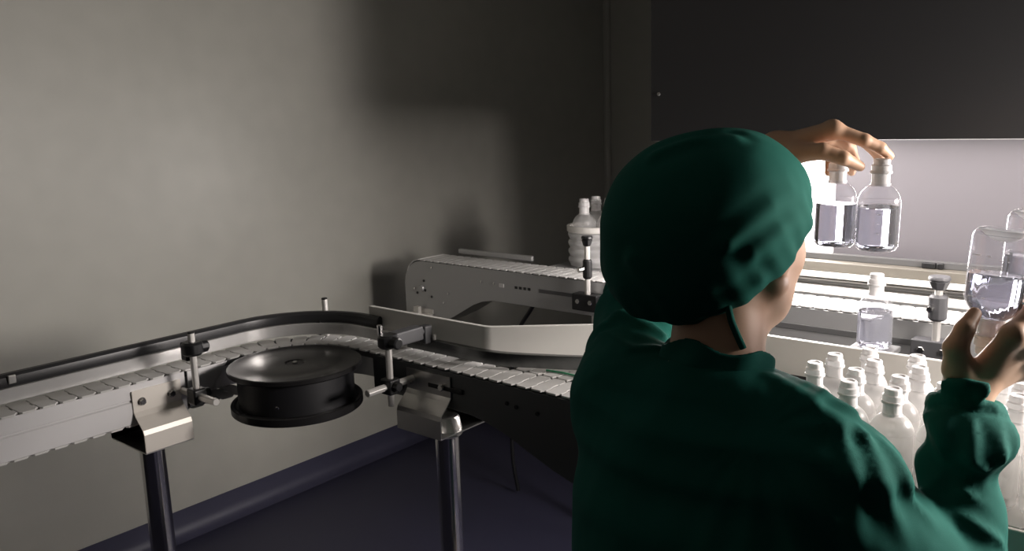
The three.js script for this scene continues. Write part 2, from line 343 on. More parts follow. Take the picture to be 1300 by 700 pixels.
  part('leg_foot', rod([.852, FLOOR, NZ - BW / 2], [.852, FLOOR + .022, NZ - BW / 2], .042, .036, 40, .003), M.blackPlastic, t);
  const toB = new THREE.Matrix4().makeRotationY(-Math.PI / 2);
  const zB = -1.40, LB = .14;
  const nearB = saddle(LB).applyMatrix4(toB).translate(NX - .002, 0, zB), farB = saddle(LB).applyMatrix4(toB).applyMatrix4(new THREE.Matrix4().makeScale(-1, 1, 1)).translate(NX + BW + .002, 0, zB);
  const brB = part('leg_bracket', nearB, M.steel, t);  // steel in place of zinc, darkening the bracket that gets no light
  part('far_flange', farB, M.satin, t, brB);
  part('bottom_plate', box(NX - .038, NX + BW + .038, -.6935, -.6905, zB, zB + LB), M.steel, t, brB);
  for (const z of [zB + .02, zB + .115]) part('bolt', bolt([NX - .004, -.585, z], [-1, 0, 0], .008, .006), M.polished, t, brB);
  part('leg_collar', rod([xc - .02, -.705, zB + .10], [xc - .02, -.66, zB + .10], .036, .03, 40, .004), M.satin, t);
  for (const [z, n] of [[zB + .10, 0], [-.1, 1]]) {
    part('leg', rod([xc - .02, FLOOR + .02, z], [xc - .02, n ? -.8 : -.70, z], .027, .027, 40), M.polished, t);
    part('leg_foot', rod([xc - .02, FLOOR, z], [xc - .02, FLOOR + .022, z], .042, .036, 40, .003), M.blackPlastic, t);
  }
}

// ---------------------------------------------------------------- bottle table in front of the person
{
  const t = thing('bottle_table', 'wide white slat table covered with capped bottles in front of the person', 'table', [1.45, FLOOR, -.4]);
  for (const [x, z0] of [[1.3965, -1.13], [1.4815, -1.02], [1.5665, -.93]]) for (let z = z0; z < .12; z += PITCH) partAt('slat', slatG, slatMat(), t, [x, BELT, z], -Math.PI / 2);
  for (let z = -.74; z < .12; z += PITCH) partAt('slat', slatG, slatMat(), t, [1.2265, BELT, z], -Math.PI / 2);
  part('table_frame', merge([box(1.356, 1.608, -.575, -.547, -1.15, .12), box(1.183, 1.264, -.575, -.547, -.76, .12)]), M.apron, t);
  part('edge_strip', box(1.176, 1.184, -.60, -.5415, -.76, .12, .002), M.whitePlastic, t);
  part('edge_strip', box(1.609, 1.622, -.60, -.5415, -.87, .12, .002), M.whitePlastic, t);
  part('bottle_deck', box(1.622, 1.993, -.555, -.5415, -.625, -.53, .003), M.strip, t);
  for (const [x, z] of [[1.23, -.7], [1.58, -.8], [1.23, .06], [1.58, .06]]) part('leg', rod([x, FLOOR, z], [x, -.575, z], .02, .02, 24), M.steel, t);
}
{
  const t = thing('guard_rail', 'white plastic guard strip bending along the near conveyor and round the bottle table', 'guard', [1.48, BELT, -.9]);
  const g = [[1.346, -1.612], [1.346, -1.235], [1.348, -1.222], [1.354, -1.208], [1.60, -.892], [1.607, -.878], [1.609, -.86], [1.609, .12]];
  part('guard_strip', sweep(g, [[0, -.528], [0, -.456], [.001, -.455], [.011, -.455], [.012, -.456], [.012, -.528]], .35), M.whitePlastic, t);
  part('gap_shade_strip', sweep(g.slice(4), [[.002, -.541], [.002, -.528], [.010, -.528], [.010, -.541]], .35), M.blackPlastic, t);  // black bar drawn for the dark gap under the guard
  part('guard_foot', merge([box(1.358, 1.37, -.56, -.50, -1.5, -1.46, .002), box(1.358, 1.37, -.56, -.50, -1.3, -1.26, .002)]), M.steel, t);
}

// ---------------------------------------------------------------- the far conveyor
const FXN = 2.27, BW2 = .147, slatWideG = slatGeometry(BW2);
{
  const t = thing('slat_conveyor', 'far slat conveyor with rounded steel end, running behind the person to the lit booth', 'conveyor', [FXN, FLOOR, -1.2]);
  const xc = FXN + BW2 / 2;
  for (let z = -2.38; z < .14; z += PITCH) partAt('slat', slatWideG, slatMat(), t, [xc, BELT, z], -Math.PI / 2);
  for (let i = 0; i < 3; i++) { const a = (i + .55) / 4 * Math.PI / 2 * 1.1; partAt('slat', slatWideG, slatMat(), t, [xc, BELT - .075 + .075 * Math.cos(a), -2.40 - .075 * Math.sin(a)], Math.PI / 2, 0, -a); }
  const o = [[.16, -.547], [-2.395, -.547], [-2.42, -.552], [-2.445, -.564], [-2.468, -.584], [-2.482, -.612], [-2.487, -.64], [-2.488, -.80], [-2.36, -.80], [-2.29, -.782], [-2.226, -.752], [-2.17, -.72], [-2.12, -.692], [-2.07, -.672], [-2.02, -.664], [-1.96, -.663], [.16, -.663]].reverse();
  part('side_plate', plate(o, [], .004, 'x', FXN + .001), M.plate, t);
  part('side_plate', plate(o, [], .004, 'x', FXN + BW2 - .005), M.plate, t);
  const u = [[-2.36, -.80], [-2.29, -.782], [-2.226, -.752], [-2.17, -.72], [-2.12, -.692], [-2.07, -.672], [-2.02, -.664], [-1.96, -.663]];
  part('curved_cover', plate([...u, ...[...u].reverse().map(([a, b]) => [a - .002, b + .003])], [], BW2 - .012, 'x', FXN + .006, 0), M.polished, t);
  part('slide_bed', box(FXN + .007, FXN + BW2 - .007, -.562, -.548, -2.38, .14), M.strip, t);
  for (const [z, y] of [[-2.329, -.567], [-2.245, -.661], [-2.071, -.597], [-2.009, -.596], [-2.43, -.66], [-2.27, -.70]]) part('bolt', bolt([FXN + .001, y, z], [-1, 0, 0], .005, .004), M.polished, t);
  for (const [z, y] of [[-2.377, -.624], [-2.371, -.662], [-2.417, -.676], [-2.337, -.684]]) part('bolt', bolt([FXN + .001, y, z], [-1, 0, 0], .0055, .003), M.blackPlastic, t);
  part('end_boss', rod([FXN + .001, -.655, -2.39], [FXN - .008, -.655, -2.39], .013, .012, 24), M.plate, t);
  part('end_angle', merge([box(FXN - .035, FXN, -.757, -.753, -2.44, -2.33), box(FXN - .004, FXN, -.757, -.735, -2.44, -2.33), box(FXN - .03, FXN - .014, -.753, -.725, -2.405, -2.385)]), M.satin, t);
  part('maker_plate', box(FXN - .001, FXN + .002, -.608, -.594, -1.985, -1.962, .0008), M.aluminium, t);
  for (const z of [-1.905, -1.885, -1.865, -1.845]) part('slot_hole', box(FXN - .0005, FXN + .002, -.606, -.596, z - .006, z + .006, .001), M.blackPlastic, t);
  part('side_slot', box(FXN - .0008, FXN + .002, -.608, -.595, -1.80, -1.60, .001), M.strip, t);
  part('side_slot', box(FXN - .0008, FXN + .002, -.612, -.596, -.955, -.57, .001), M.strip, t);
  part('side_rail', box(FXN + BW2 + .004, FXN + BW2 + .02, -.535, -.513, -2.33, -1.95, .006), M.plate, t);
  part('guide_rail', box(FXN + BW2 + .004, FXN + BW2 + .012, -.535, -.512, -1.17, .14, .002), M.whitePlastic, t);
  for (const z of [-1.572, -.515]) {
    const dark = z < -1, x = FXN - .03;
    const g = part('guide_post', rod([x, -.62, z], [x, dark ? -.392 : -.44, z], .0095), M.satin, t);
    part('post_block', merge([box(x - .016, FXN, -.638, -.582, z - .055, z + .045, .004)]), dark ? M.blackPlastic : M.greyClamp, t, g);
    for (const dz of [-.03, .02]) part('block_bolt', bolt([x - .016, -.607, z + dz], [-1, 0, 0], .009, .004), M.polished, t, g);
    const k = part('post_clamp', rod([x, -.53, z], [x, -.465, z], .022, .022, 28, .006), dark ? M.blackPlastic : M.greyClamp, t, g);
    if (dark) { k.geometry.scale(.7, 1, .7); k.geometry.translate((x - FXN) * .3, 0, (z + 1.2) * .3); }
    part('clamp_screw', rod([x, -.495, z - .005], [x - .034, -.498, z - .012], .009, .008, 16), M.polished, t, g);
    part('post_knob', merge([rod([x, -.452, z], [x, -.428, z], dark ? .013 : .017, dark ? .018 : .025, 8, .003), rod([x, -.428, z], [x, -.418, z], dark ? .019 : .026, dark ? .018 : .025, 28, .002)]).translate(0, dark ? .03 : 0, 0), dark ? M.blackPlastic : M.greyClamp, t, g);
  }
  part('side_shelf', box(FXN + BW2 + .02, 2.68, -.552, -.545, -1.88, -1.54, .002), M.plate, t);
  for (const [x, z] of [[FXN + .03, -1.545], [2.62, -1.8], [FXN + .04, -.1]]) part('leg', box(x - .014, x + .014, FLOOR, x > 2.5 ? -.552 : -.66, z - .014, z + .014, .003), M.satin, t);
}
{
  const pts = [[2.312, -.668, -1.86], [2.315, -.70, -1.885], [2.318, -.75, -1.925], [2.325, -.82, -1.965], [2.33, -1.0, -1.99], [2.335, -1.3, -2.0], [2.36, -1.435, -2.0]].map(V3);
  const t = thing('power_cable', 'black cable hanging down under the far conveyor', 'cable', [2.36, FLOOR, -2.0]);
  part('cable_sheath', new THREE.TubeGeometry(new THREE.CatmullRomCurve3(pts), 40, .0075, 10), M.cable, t);
}

// ---------------------------------------------------------------- bottles
const lathePts = (a, n = 40) => new THREE.LatheGeometry(a.map(p => new THREE.Vector2(...p)), n);
const BR = .031;
const bodyProfile = [[.0002, .0065], [.012, .0055], [.0185, .0015], [.0215, .0002], [.0250, .0012], [.0285, .0042], [.0303, .0085], [BR, .0135], [BR, .071], [.0305, .0765], [.0290, .083], [.0262, .089], [.0224, .0942], [.0180, .0982], [.0145, .101], [.0135, .1035]];
const smooth = (a, n) => new THREE.SplineCurve(a.map(p => new THREE.Vector2(...p))).getPoints(n).map(p => [Math.max(.0001, p.x), p.y]);
const bodyG = lathePts(smooth(bodyProfile, 60), 48);
const neckG = toCreasedNormals(lathePts([[.0138, .0995], [.0133, .103], [.0129, .108], [.0129, .119], [.0134, .1195], [.0001, .1195]], 36), .5);
const collarG = toCreasedNormals(lathePts([[.0001, .118], [.0152, .118], [.0158, .1187], [.0158, .1213], [.0152, .122], [.0001, .122]], 36), .5);
const capG = toCreasedNormals(lathePts([[.0001, .122], [.0142, .122], [.0145, .123], [.0142, .130], [.0130, .1312], [.0122, .1318], [.0120, .1385], [.0112, .140], [.0085, .1402], [.007, .1388], [.0001, .1388]], 36), .5);
function liquidGeometry(level, inverted) {
  const e = .0012, R = BR - e;
  let p;
  if (!inverted) {
    p = [[.0001, .0100], [.0102, .0088], [.0180, .0050], [.0230, .0022], [.0270, .0040], [.0292, .009], [R, .0135]].filter(q => q[1] < level);
    p = [...smooth(p, 24), [R, level - .0015], [R - .0012, level], [.0001, level]];
  } else {
    p = [[.0001, level], [R - .0012, level], [R, level + .0015], [R, .0705], [.0293, .076], [.0278, .0825], [.0250, .0883], [.0213, .0933], [.0170, .0971], [.0136, .0998], [.012, .103], [.0118, .117], [.0001, .117]];
  }
  return toCreasedNormals(lathePts(p, 48), .6);
}
const baseG = lathePts(smooth([[.0001, .0155], [.010, .0135], [.018, .009], [.024, .0045], [.0262, .0032], [.024, .0028], [.018, .0024], [.0125, .0064], [.0001, .0072]], 30), 40);
const ticksG = merge([.03, .045, .06, .075].flatMap((y, i) => [new THREE.BoxGeometry(.0006, .0008, i % 2 ? .006 : .01).translate(-BR - .0001, y, .008), new THREE.BoxGeometry(.0006, .0008, .004).translate(-BR + .0002, y, -.006)]));
function makeBottle(label, category, base, level, inverted, group) {
  const t = thing('bottle', label, category, base, group);
  const add = (n, g, m, p = t) => { const o = new THREE.Mesh(g, m); o.name = n; o.castShadow = o.receiveShadow = true; p.add(o); return o; };
  add('bottle_body', bodyG, M.pp); add('liquid', liquidGeometry(level, inverted), M.liquid); add('neck', neckG, M.cap);
  if (inverted) add('base', baseG, M.frostBase);
  const c = add('cap', capG, M.cap); add('collar', collarG, M.cap, c);
  if (level !== .07) add('graduation_marks', ticksG, M.cap);
  return t;
}
const bottle = makeBottle('', 'bottle', [0, 0, 0], .07, false);
scene.remove(bottle); taken.set('bottle', 0);
const whitenedBottle = new THREE.Group();
for (const c of bottle.children) if (c.name !== 'liquid' && c.name !== 'base') { const m = c.clone(); if (c.name === 'bottle_body') m.material = M.ppWhitened; whitenedBottle.add(m); }
function placeBottle(src, label, [x, y, z], group, scale = 1) {
  const b = src.clone(); b.name = numbered('bottle'); b.position.set(x, y + H, z); b.scale.setScalar(scale);
  b.rotation.y = rnd() * 6.28;
  b.userData = { label, category: 'bottle' }; if (group) b.userData.group = group;
  scene.add(b); return b;
}
// rows on the table, from the guard towards the person
{
  const ord = ['first', 'second', 'third', 'fourth', 'fifth', 'sixth', 'seventh', 'eighth', 'ninth'];
  const rows = [
    ['row nearest the white guard', 1.432, [-.43, -.355, -.228, -.1, -.03]],
    ['second row from the white guard', 1.370, [-.466, -.403, -.335, -.262, -.195, -.13, -.06]],
    ['third row from the white guard', 1.305, [-.474, -.411, -.346, -.283, -.19, -.12, -.05]],
    ['row nearest the person', 1.241, [-.40, -.337, -.272, -.205, -.14, -.075]],
  ];
  for (const [name, x, zs] of rows) zs.forEach((z, i) => placeBottle(whitenedBottle,
    `white-capped bottle on the table, ${ord[i]} from left in ${name}`,
    [x + (rnd() - .5) * .001, BELT, z + (rnd() - .5) * .001], 'bottles standing on the table'));
}
placeBottle(bottle, 'lone clear bottle standing upright behind the white guard, before the far conveyor', [1.95, -.5415, -.577], null, 1.22).rotation.y = 0;
// held upright in the left hand
makeBottle('left one of the two half-full upright bottles hanging from the raised hand', 'bottle', [1.334, -.2165, -.4625], .0685, false, 'bottles held up in the raised left hand').rotation.set(.0, 2.6, .02);
makeBottle('right one of the two half-full upright bottles hanging from the raised hand', 'bottle', [1.336, -.2185, -.3995], .068, false, 'bottles held up in the raised left hand').rotation.set(.02, .5, .01);
// held upside down in the right hand
{
  const a = makeBottle('nearer of the two bottles held upside down in the lower hand', 'bottle', [1.135, -.147, -.1925], .05, true, 'bottles held upside down in the right hand');
  a.scale.setScalar(1.1);
  a.rotation.set(Math.PI + .02, .4, .09);
  const b = makeBottle('farther of two bottles held upside down in the lower hand, cut by picture edge', 'bottle', [1.224, -.134, -.172], .052, true, 'bottles held upside down in the right hand');
  b.scale.setScalar(1.1);
  b.rotation.set(Math.PI - .02, .9, .07);
}
// tub with three larger bottles at the left, behind the far conveyor
{
  const c = [2.545, -.545, -1.742];
  const t = thing('ribbed_tub', 'translucent ribbed plastic tub with a white rim holding bottles behind the far conveyor', 'tub', c);
  const p = [[.0001, .002], [.09, .002], [.096, .004]];
  for (let i = 0; i < 4; i++) { const y = .008 + i * .031; p.push([.1, y + .004], [.104, y + .012], [.104, y + .02], [.098, y + .029]); }
  p.push([.1, .134]);
  const o = [...smooth(p, 90)];
  part('tub_wall', new THREE.LatheGeometry([...o, ...[...o].reverse().map(([a, b]) => [Math.max(.0001, a - .003), b + .003])].map(q => new THREE.Vector2(...q)), 56).translate(...c), M.ppFrost, t);
  part('insert', rod([c[0], c[1] + .006, c[2]], [c[0], c[1] + .05, c[2]], .093, .093, 48), M.ppFrost, t);
  part('rim', toCreasedNormals(lathePts([[.097, .128], [.107, .128], [.109, .130], [.109, .148], [.107, .150], [.099, .150], [.097, .148], [.097, .128]], 56).translate(...c), .6), M.whitePlastic, t);
  [[-.0476, -.0208, 'leftmost'], [.0418, -.0308, 'middle'], [.0058, .0516, 'rightmost']].forEach(([x, z, w]) =>
    placeBottle(whitenedBottle, `${w} of three white-necked bottles in the ribbed tub behind the far conveyor`, [c[0] + x, c[1] + .0505, c[2] + z], 'bottles in the ribbed tub', 1.4));
}

// ---------------------------------------------------------------- distance fields and their surface
function surface(sdf, lo, hi, c) {
  const nx = Math.ceil((hi[0] - lo[0]) / c) + 1, ny = Math.ceil((hi[1] - lo[1]) / c) + 1, nz = Math.ceil((hi[2] - lo[2]) / c) + 1;
  const f = new Float32Array(nx * ny * nz), id = (i, j, k) => (k * ny + j) * nx + i;
  for (let k = 0; k < nz; k++) for (let j = 0; j < ny; j++) for (let i = 0; i < nx; i++) f[id(i, j, k)] = sdf(lo[0] + i * c, lo[1] + j * c, lo[2] + k * c);
  const vid = new Int32Array(nx * ny * nz).fill(-1), pos = [], idx = [];
  const E = [[0, 1], [2, 3], [4, 5], [6, 7], [0, 2], [1, 3], [4, 6], [5, 7], [0, 4], [1, 5], [2, 6], [3, 7]];
  const v = new Float32Array(8);
  for (let k = 0; k < nz - 1; k++) for (let j = 0; j < ny - 1; j++) for (let i = 0; i < nx - 1; i++) {
    let mask = 0;
    for (let q = 0; q < 8; q++) { v[q] = f[id(i + (q & 1), j + ((q >> 1) & 1), k + (q >> 2))]; if (v[q] < 0) mask |= 1 << q; }
    if (mask === 0 || mask === 255) continue;
    let x = 0, y = 0, z = 0, n = 0;
    for (const [a, b] of E) if ((v[a] < 0) !== (v[b] < 0)) {
      const t = v[a] / (v[a] - v[b]);
      x += (a & 1) + t * ((b & 1) - (a & 1)); y += ((a >> 1) & 1) + t * (((b >> 1) & 1) - ((a >> 1) & 1)); z += (a >> 2) + t * ((b >> 2) - (a >> 2)); n++;
    }
    vid[id(i, j, k)] = pos.length / 3;
    pos.push(lo[0] + (i + x / n) * c, lo[1] + (j + y / n) * c, lo[2] + (k + z / n) * c);
  }
  const quad = (a, b, d, e, s) => { if (a < 0 || b < 0 || d < 0 || e < 0) return; s ? idx.push(a, b, d, a, d, e) : idx.push(a, d, b, a, e, d); };
  for (let k = 1; k < nz - 1; k++) for (let j = 1; j < ny - 1; j++) for (let i = 1; i < nx - 1; i++) {
    const s = f[id(i, j, k)] < 0;
    if (s !== f[id(i + 1, j, k)] < 0) quad(vid[id(i, j - 1, k - 1)], vid[id(i, j, k - 1)], vid[id(i, j, k)], vid[id(i, j - 1, k)], s);
    if (s !== f[id(i, j + 1, k)] < 0) quad(vid[id(i - 1, j, k - 1)], vid[id(i - 1, j, k)], vid[id(i, j, k)], vid[id(i, j, k - 1)], s);
    if (s !== f[id(i, j, k + 1)] < 0) quad(vid[id(i - 1, j - 1, k)], vid[id(i, j - 1, k)], vid[id(i, j, k)], vid[id(i - 1, j, k)], s);
  }
  const g = new THREE.BufferGeometry();
  g.setAttribute('position', new THREE.Float32BufferAttribute(pos, 3)); g.setIndex(idx);
  const nor = new Float32Array(pos.length), e = c * .7;
  for (let q = 0; q < pos.length; q += 3) {
    const [x, y, z] = [pos[q], pos[q + 1], pos[q + 2]];
    const a = sdf(x + e, y, z) - sdf(x - e, y, z), b = sdf(x, y + e, z) - sdf(x, y - e, z), d = sdf(x, y, z + e) - sdf(x, y, z - e), l = Math.hypot(a, b, d) || 1;
    nor[q] = a / l; nor[q + 1] = b / l; nor[q + 2] = d / l;
  }
  g.setAttribute('normal', new THREE.BufferAttribute(nor, 3));
  const uv = new Float32Array(pos.length / 3 * 2);
  for (let q = 0; q < pos.length / 3; q++) { uv[q * 2] = (pos[q * 3] + pos[q * 3 + 2]) * 1.4; uv[q * 2 + 1] = pos[q * 3 + 1] * 2; }
  g.setAttribute('uv', new THREE.BufferAttribute(uv, 2));
  return g;
}
const smin = (a, b, k) => { const h = Math.max(k - Math.abs(a - b), 0) / k; return Math.min(a, b) - h * h * k * .25; };
const smax = (a, b, k) => -smin(-a, -b, k);
const clamp01 = (t) => Math.max(0, Math.min(1, t));
function cone(x, y, z, a, b, ra, rb) {                             // tapered capsule
  const ux = b[0] - a[0], uy = b[1] - a[1], uz = b[2] - a[2], px = x - a[0], py = y - a[1], pz = z - a[2];
  const t = clamp01((px * ux + py * uy + pz * uz) / (ux * ux + uy * uy + uz * uz));
  return Math.hypot(px - ux * t, py - uy * t, pz - uz * t) - (ra + (rb - ra) * t);
}
function along(x, y, z, a, b) {
  const ux = b[0] - a[0], uy = b[1] - a[1], uz = b[2] - a[2];
  return ((x - a[0]) * ux + (y - a[1]) * uy + (z - a[2]) * uz) / (ux * ux + uy * uy + uz * uz);
}
function ell(x, y, z, c, r) {
  const a = (x - c[0]) / r[0], b = (y - c[1]) / r[1], d = (z - c[2]) / r[2], k0 = Math.hypot(a, b, d), k1 = Math.hypot(a / r[0], b / r[1], d / r[2]);
  return k1 < 1e-9 ? -Math.min(...r) : k0 * (k0 - 1) / k1;
}
const fbm = (x, y, z) => noise.noise(x, y, z) + .5 * noise.noise(x * 2.1 + 5, y * 2.1, z * 2.1) + .25 * noise.noise(x * 4.3, y * 4.3 + 9, z * 4.3);
const ridge = (x, y, z) => 1 - Math.min(1, Math.abs(noise.noise(x, y, z)) * 3.2);

// ---------------------------------------------------------------- the person: joints
const J = {
  pelvis: [.80, -.80, -.452], waist: [.835, -.64, -.452], chest: [.868, -.47, -.45], c7: [.892, -.335, -.452],
  lSh: [.925, -.365, -.595], lEl: [1.17, -.245, -.69], lWr: [1.296, -.063, -.545],
  rSh: [.885, -.398, -.303], rEl: [.958, -.562, -.184], rWr: [1.074, -.333, -.209],
};
const HC = [.974, -.157, -.459], yaw = .12, cyaw = Math.cos(yaw), syaw = Math.sin(yaw);   // head centre and turn of the face
const toHead = (x, y, z) => { const dx = x - HC[0], dz = z - HC[2]; return [dx * cyaw + dz * syaw, y - HC[1], -dx * syaw + dz * cyaw]; };   // forward, up, right
function headSdf(x, y, z) {
  const [f, u, r] = toHead(x, y, z), ar = Math.abs(r);
  let d = ell(f, u, r, [-.008, .030, 0], [.096, .086, .075]);
  d = smin(d, ell(f, u, r, [.028, -.03, 0], [.062, .085, .063]), .03);
  d = smin(d, ell(f, u, r, [.050, -.078, 0], [.034, .032, .036]), .03);                 // jaw and chin
  d = smin(d, ell(f, u, ar, [.054, -.024, .036], [.026, .026, .022]), .02);             // cheeks
  d = smin(d, cone(f, u, ar, [-.008, -.05, .058], [.052, -.095, .02], .018, .016), .022);   // jaw line
  d = smin(d, cone(f, u, r, [.084, .004, 0], [.102, -.034, 0], .008, .0115), .012);       // nose
  d = smin(d, ell(f, u, ar, [.092, -.037, .009], [.009, .007, .008]), .008);
  d = smax(d, -ell(f, u, ar, [.096, .004, .031], [.016, .012, .017]), .012);              // eye sockets
  d = smin(d, ell(f, u, r, [.080, -.062, 0], [.012, .006, .022]), .008);                  // lips
  d = smin(d, ell(f, u, r, [.078, -.071, 0], [.012, .006, .018]), .008);
  d = smin(d, Math.max(ell(f, u, ar, [-.012, -.004, .072], [.020, .033, .010]), -ell(f, u, ar, [-.006, -.002, .084], [.012, .020, .009])), .006);   // ears, pressed flat under the cap
  d = smin(d, cone(x, y, z, [.935, -.235, -.46], [.905, -.345, -.452], .053, .06), .03);  // neck
  d = smin(d, cone(f, u, r, [.02, -.085, 0], [-.03, -.15, 0], .034, .04), .03);
  return d;
}
function fingers(x, y, z, list, wr) {                                 // list of joint chains from the wrist
  let palm = 1, d = 1;
  for (const c of list) {
    const q = c.p;
    if (c.meta) palm = smin(palm, cone(x, y, z, wr, q[0], .017, c.m ?? .0125), .012);
    let g = 1;
    for (let i = 0; i < q.length - 1; i++) g = smin(g, cone(x, y, z, q[i], q[i + 1], c.r[i], c.r[i + 1]), .004);
    d = Math.min(d, g);
  }
  for (let i = 0; i < 3; i++) palm = smin(palm, cone(x, y, z, list[i].p[0], list[i + 1].p[0], .0115, .0115), .01);
  return smin(palm, d, .007);
}
const R4 = [.0115, .0095, .0084, .0068];
const LH = [
  { meta: 1, r: R4, p: [[1.303, -.034, -.459], [1.318, -.050, -.418], [1.336, -.062, -.400], [1.354, -.0755, -.391]] },
  { meta: 1, r: R4, p: [[1.33, -.034, -.466], [1.384, -.054, -.434], [1.402, -.076, -.418], [1.399, -.098, -.409]].map(([a, b, c]) => [a - .012, b, c]) },
  { meta: 1, r: R4, p: [[1.348, -.042, -.479], [1.398, -.066, -.462], [1.401, -.088, -.455], [1.384, -.102, -.4535]].map(([a, b, c]) => [a - .010, b, c]) },
  { meta: 1, r: [.0105, .0085, .0075, .0062], p: [[1.355, -.051, -.494], [1.386, -.074, -.492], [1.382, -.093, -.490], [1.362, -.103, -.485]] },
  { meta: 1, m: .016, r: [.0155, .0125, .0105, .0078], p: [[1.284, -.068, -.508], [1.279, -.065, -.466], [1.288, -.075, -.438], [1.312, -.089, -.421]] },
];
const RH = [
  { meta: 1, r: R4, p: [[1.078, -.262, -.168], [1.108, -.238, -.155], [1.133, -.240, -.162], [1.140, -.248, -.178]] },
  { meta: 1, r: R4, p: [[1.098, -.277, -.160], [1.138, -.258, -.146], [1.160, -.262, -.156], [1.158, -.272, -.172]] },
  { meta: 1, r: R4, p: [[1.118, -.296, -.160], [1.156, -.282, -.146], [1.176, -.286, -.156], [1.172, -.296, -.170]] },
  { meta: 1, r: [.0105, .0085, .0075, .0062], p: [[1.128, -.314, -.166], [1.162, -.308, -.152], [1.178, -.312, -.160], [1.176, -.320, -.172]] },
  { meta: 1, m: .0175, r: [.017, .0135, .0108, .008], p: [[1.056, -.305, -.216], [1.046, -.277, -.219], [1.058, -.257, -.2135], [1.078, -.242, -.2085]] },
];
const foreL = (x, y, z) => smin(cone(x, y, z, J.lEl, J.lWr, .040, .0255), cone(x, y, z, [1.255, -.12, -.59], J.lWr, .031, .024), .01);
const foreR = (x, y, z) => cone(x, y, z, J.rEl, J.rWr, .034, .0255);
const hip = (s) => [.83, -.80, -.452 + s * .095], knee = (s) => [1.16, -.80, -.455 + s * .13], ankle = (s) => [1.10, -1.33, -.455 + s * .13];
function torsoSdf(x, y, z, g) {                                       // g: how much clothing stands off the body
  const rows = [[-.33, .893, .055, .10], [-.36, .893, .08, .14], [-.41, .888, .098, .162], [-.48, .872, .108, .166], [-.58, .85, .104, .156], [-.68, .825, .105, .154], [-.8, .80, .118, .162], [-.9, .79, .118, .166]];
  let i = 0; while (i < rows.length - 2 && y < rows[i + 1][0]) i++;
  const a = rows[i], b = rows[i + 1], t = clamp01((a[0] - y) / (a[0] - b[0])), s = t * t * (3 - 2 * t);
  const cx = a[1] + (b[1] - a[1]) * s, rx = a[2] + (b[2] - a[2]) * s + g, rz = a[3] + (b[3] - a[3]) * s + g;
  const d = (Math.hypot((x - cx) / rx, (z + .446) / rz) - 1) * Math.min(rx, rz) * 1.05;
  return smax(smax(d, y + .335 - g * .5, .05), -.885 - y, .06);
}
function bodySdf(x, y, z) {
  let d = torsoSdf(x, y, z, -.012);
  d = smin(d, cone(x, y, z, [.89, -.36, -.452], [.92, -.25, -.458], .062, .052), .04);
  d = smin(d, cone(x, y, z, J.lSh, J.lEl, .048, .037), .05);
  d = smin(d, foreL(x, y, z), .02);
  d = smin(d, cone(x, y, z, J.rSh, J.rEl, .05, .037), .05);
  d = smin(d, foreR(x, y, z), .02);
  for (const s of [-1, 1]) {
    d = smin(d, cone(x, y, z, hip(s), knee(s), .078, .052), .05);
    d = smin(d, cone(x, y, z, knee(s), ankle(s), .05, .034), .02);
    d = smin(d, cone(x, y, z, ankle(s), [1.26, -1.405, -.455 + s * .14], .034, .03), .02);
  }
  return d;
}
// fold lines of the gown: points, height, half width
const FOLDS = [
  [[[.858, -.330, -.282], [.834, -.364, -.262], [.834, -.406, -.256], [.836, -.46, -.258]], .0042, .009],
  [[[.882, -.336, -.262], [.853, -.374, -.239], [.868, -.424, -.226], [.88, -.47, -.222]], .004, .009],
  [[[.904, -.346, -.248], [.889, -.383, -.221], [.914, -.429, -.208], [.93, -.48, -.202]], .0036, .009],
  [[[.892, -.300, -.372], [.863, -.316, -.308], [.877, -.343, -.264]], .004, .009],
  [[[1.040, -.322, -.184], [1.010, -.357, -.188], [.982, -.388, -.181], [.995, -.405, -.160], [1.02, -.41, -.142]], .0055, .007],
  [[[1.012, -.346, -.214], [.986, -.383, -.216], [.980, -.420, -.218]], .004, .008],
  [[[.978, -.418, -.190], [.985, -.428, -.165], [1.005, -.436, -.138]], .006, .007],
  [[[.958, -.436, -.190], [.968, -.452, -.163], [.988, -.476, -.134]], .006, .008],
  [[[1.058, -.338, -.168], [1.018, -.370, -.158], [1.002, -.400, -.146]], .004, .007],
  [[[.968, -.268, -.635], [.959, -.281, -.585], [.966, -.293, -.555]], .005, .009],
  [[[.925, -.292, -.63], [.884, -.296, -.556], [.903, -.292, -.530]], .005, .009],
];
const folds = (x, y, z) => { let q = 0; for (const [p, a, w] of FOLDS) { let m = 1; for (let i = 0; i < p.length - 1; i++) m = Math.min(m, cone(x, y, z, p[i], p[i + 1], 0, 0)); if (m < w * 4) q += a * (Math.exp(-((m / w) ** 2)) - .22 * Math.exp(-(((m - w * 2) / w) ** 2))); } return q; };
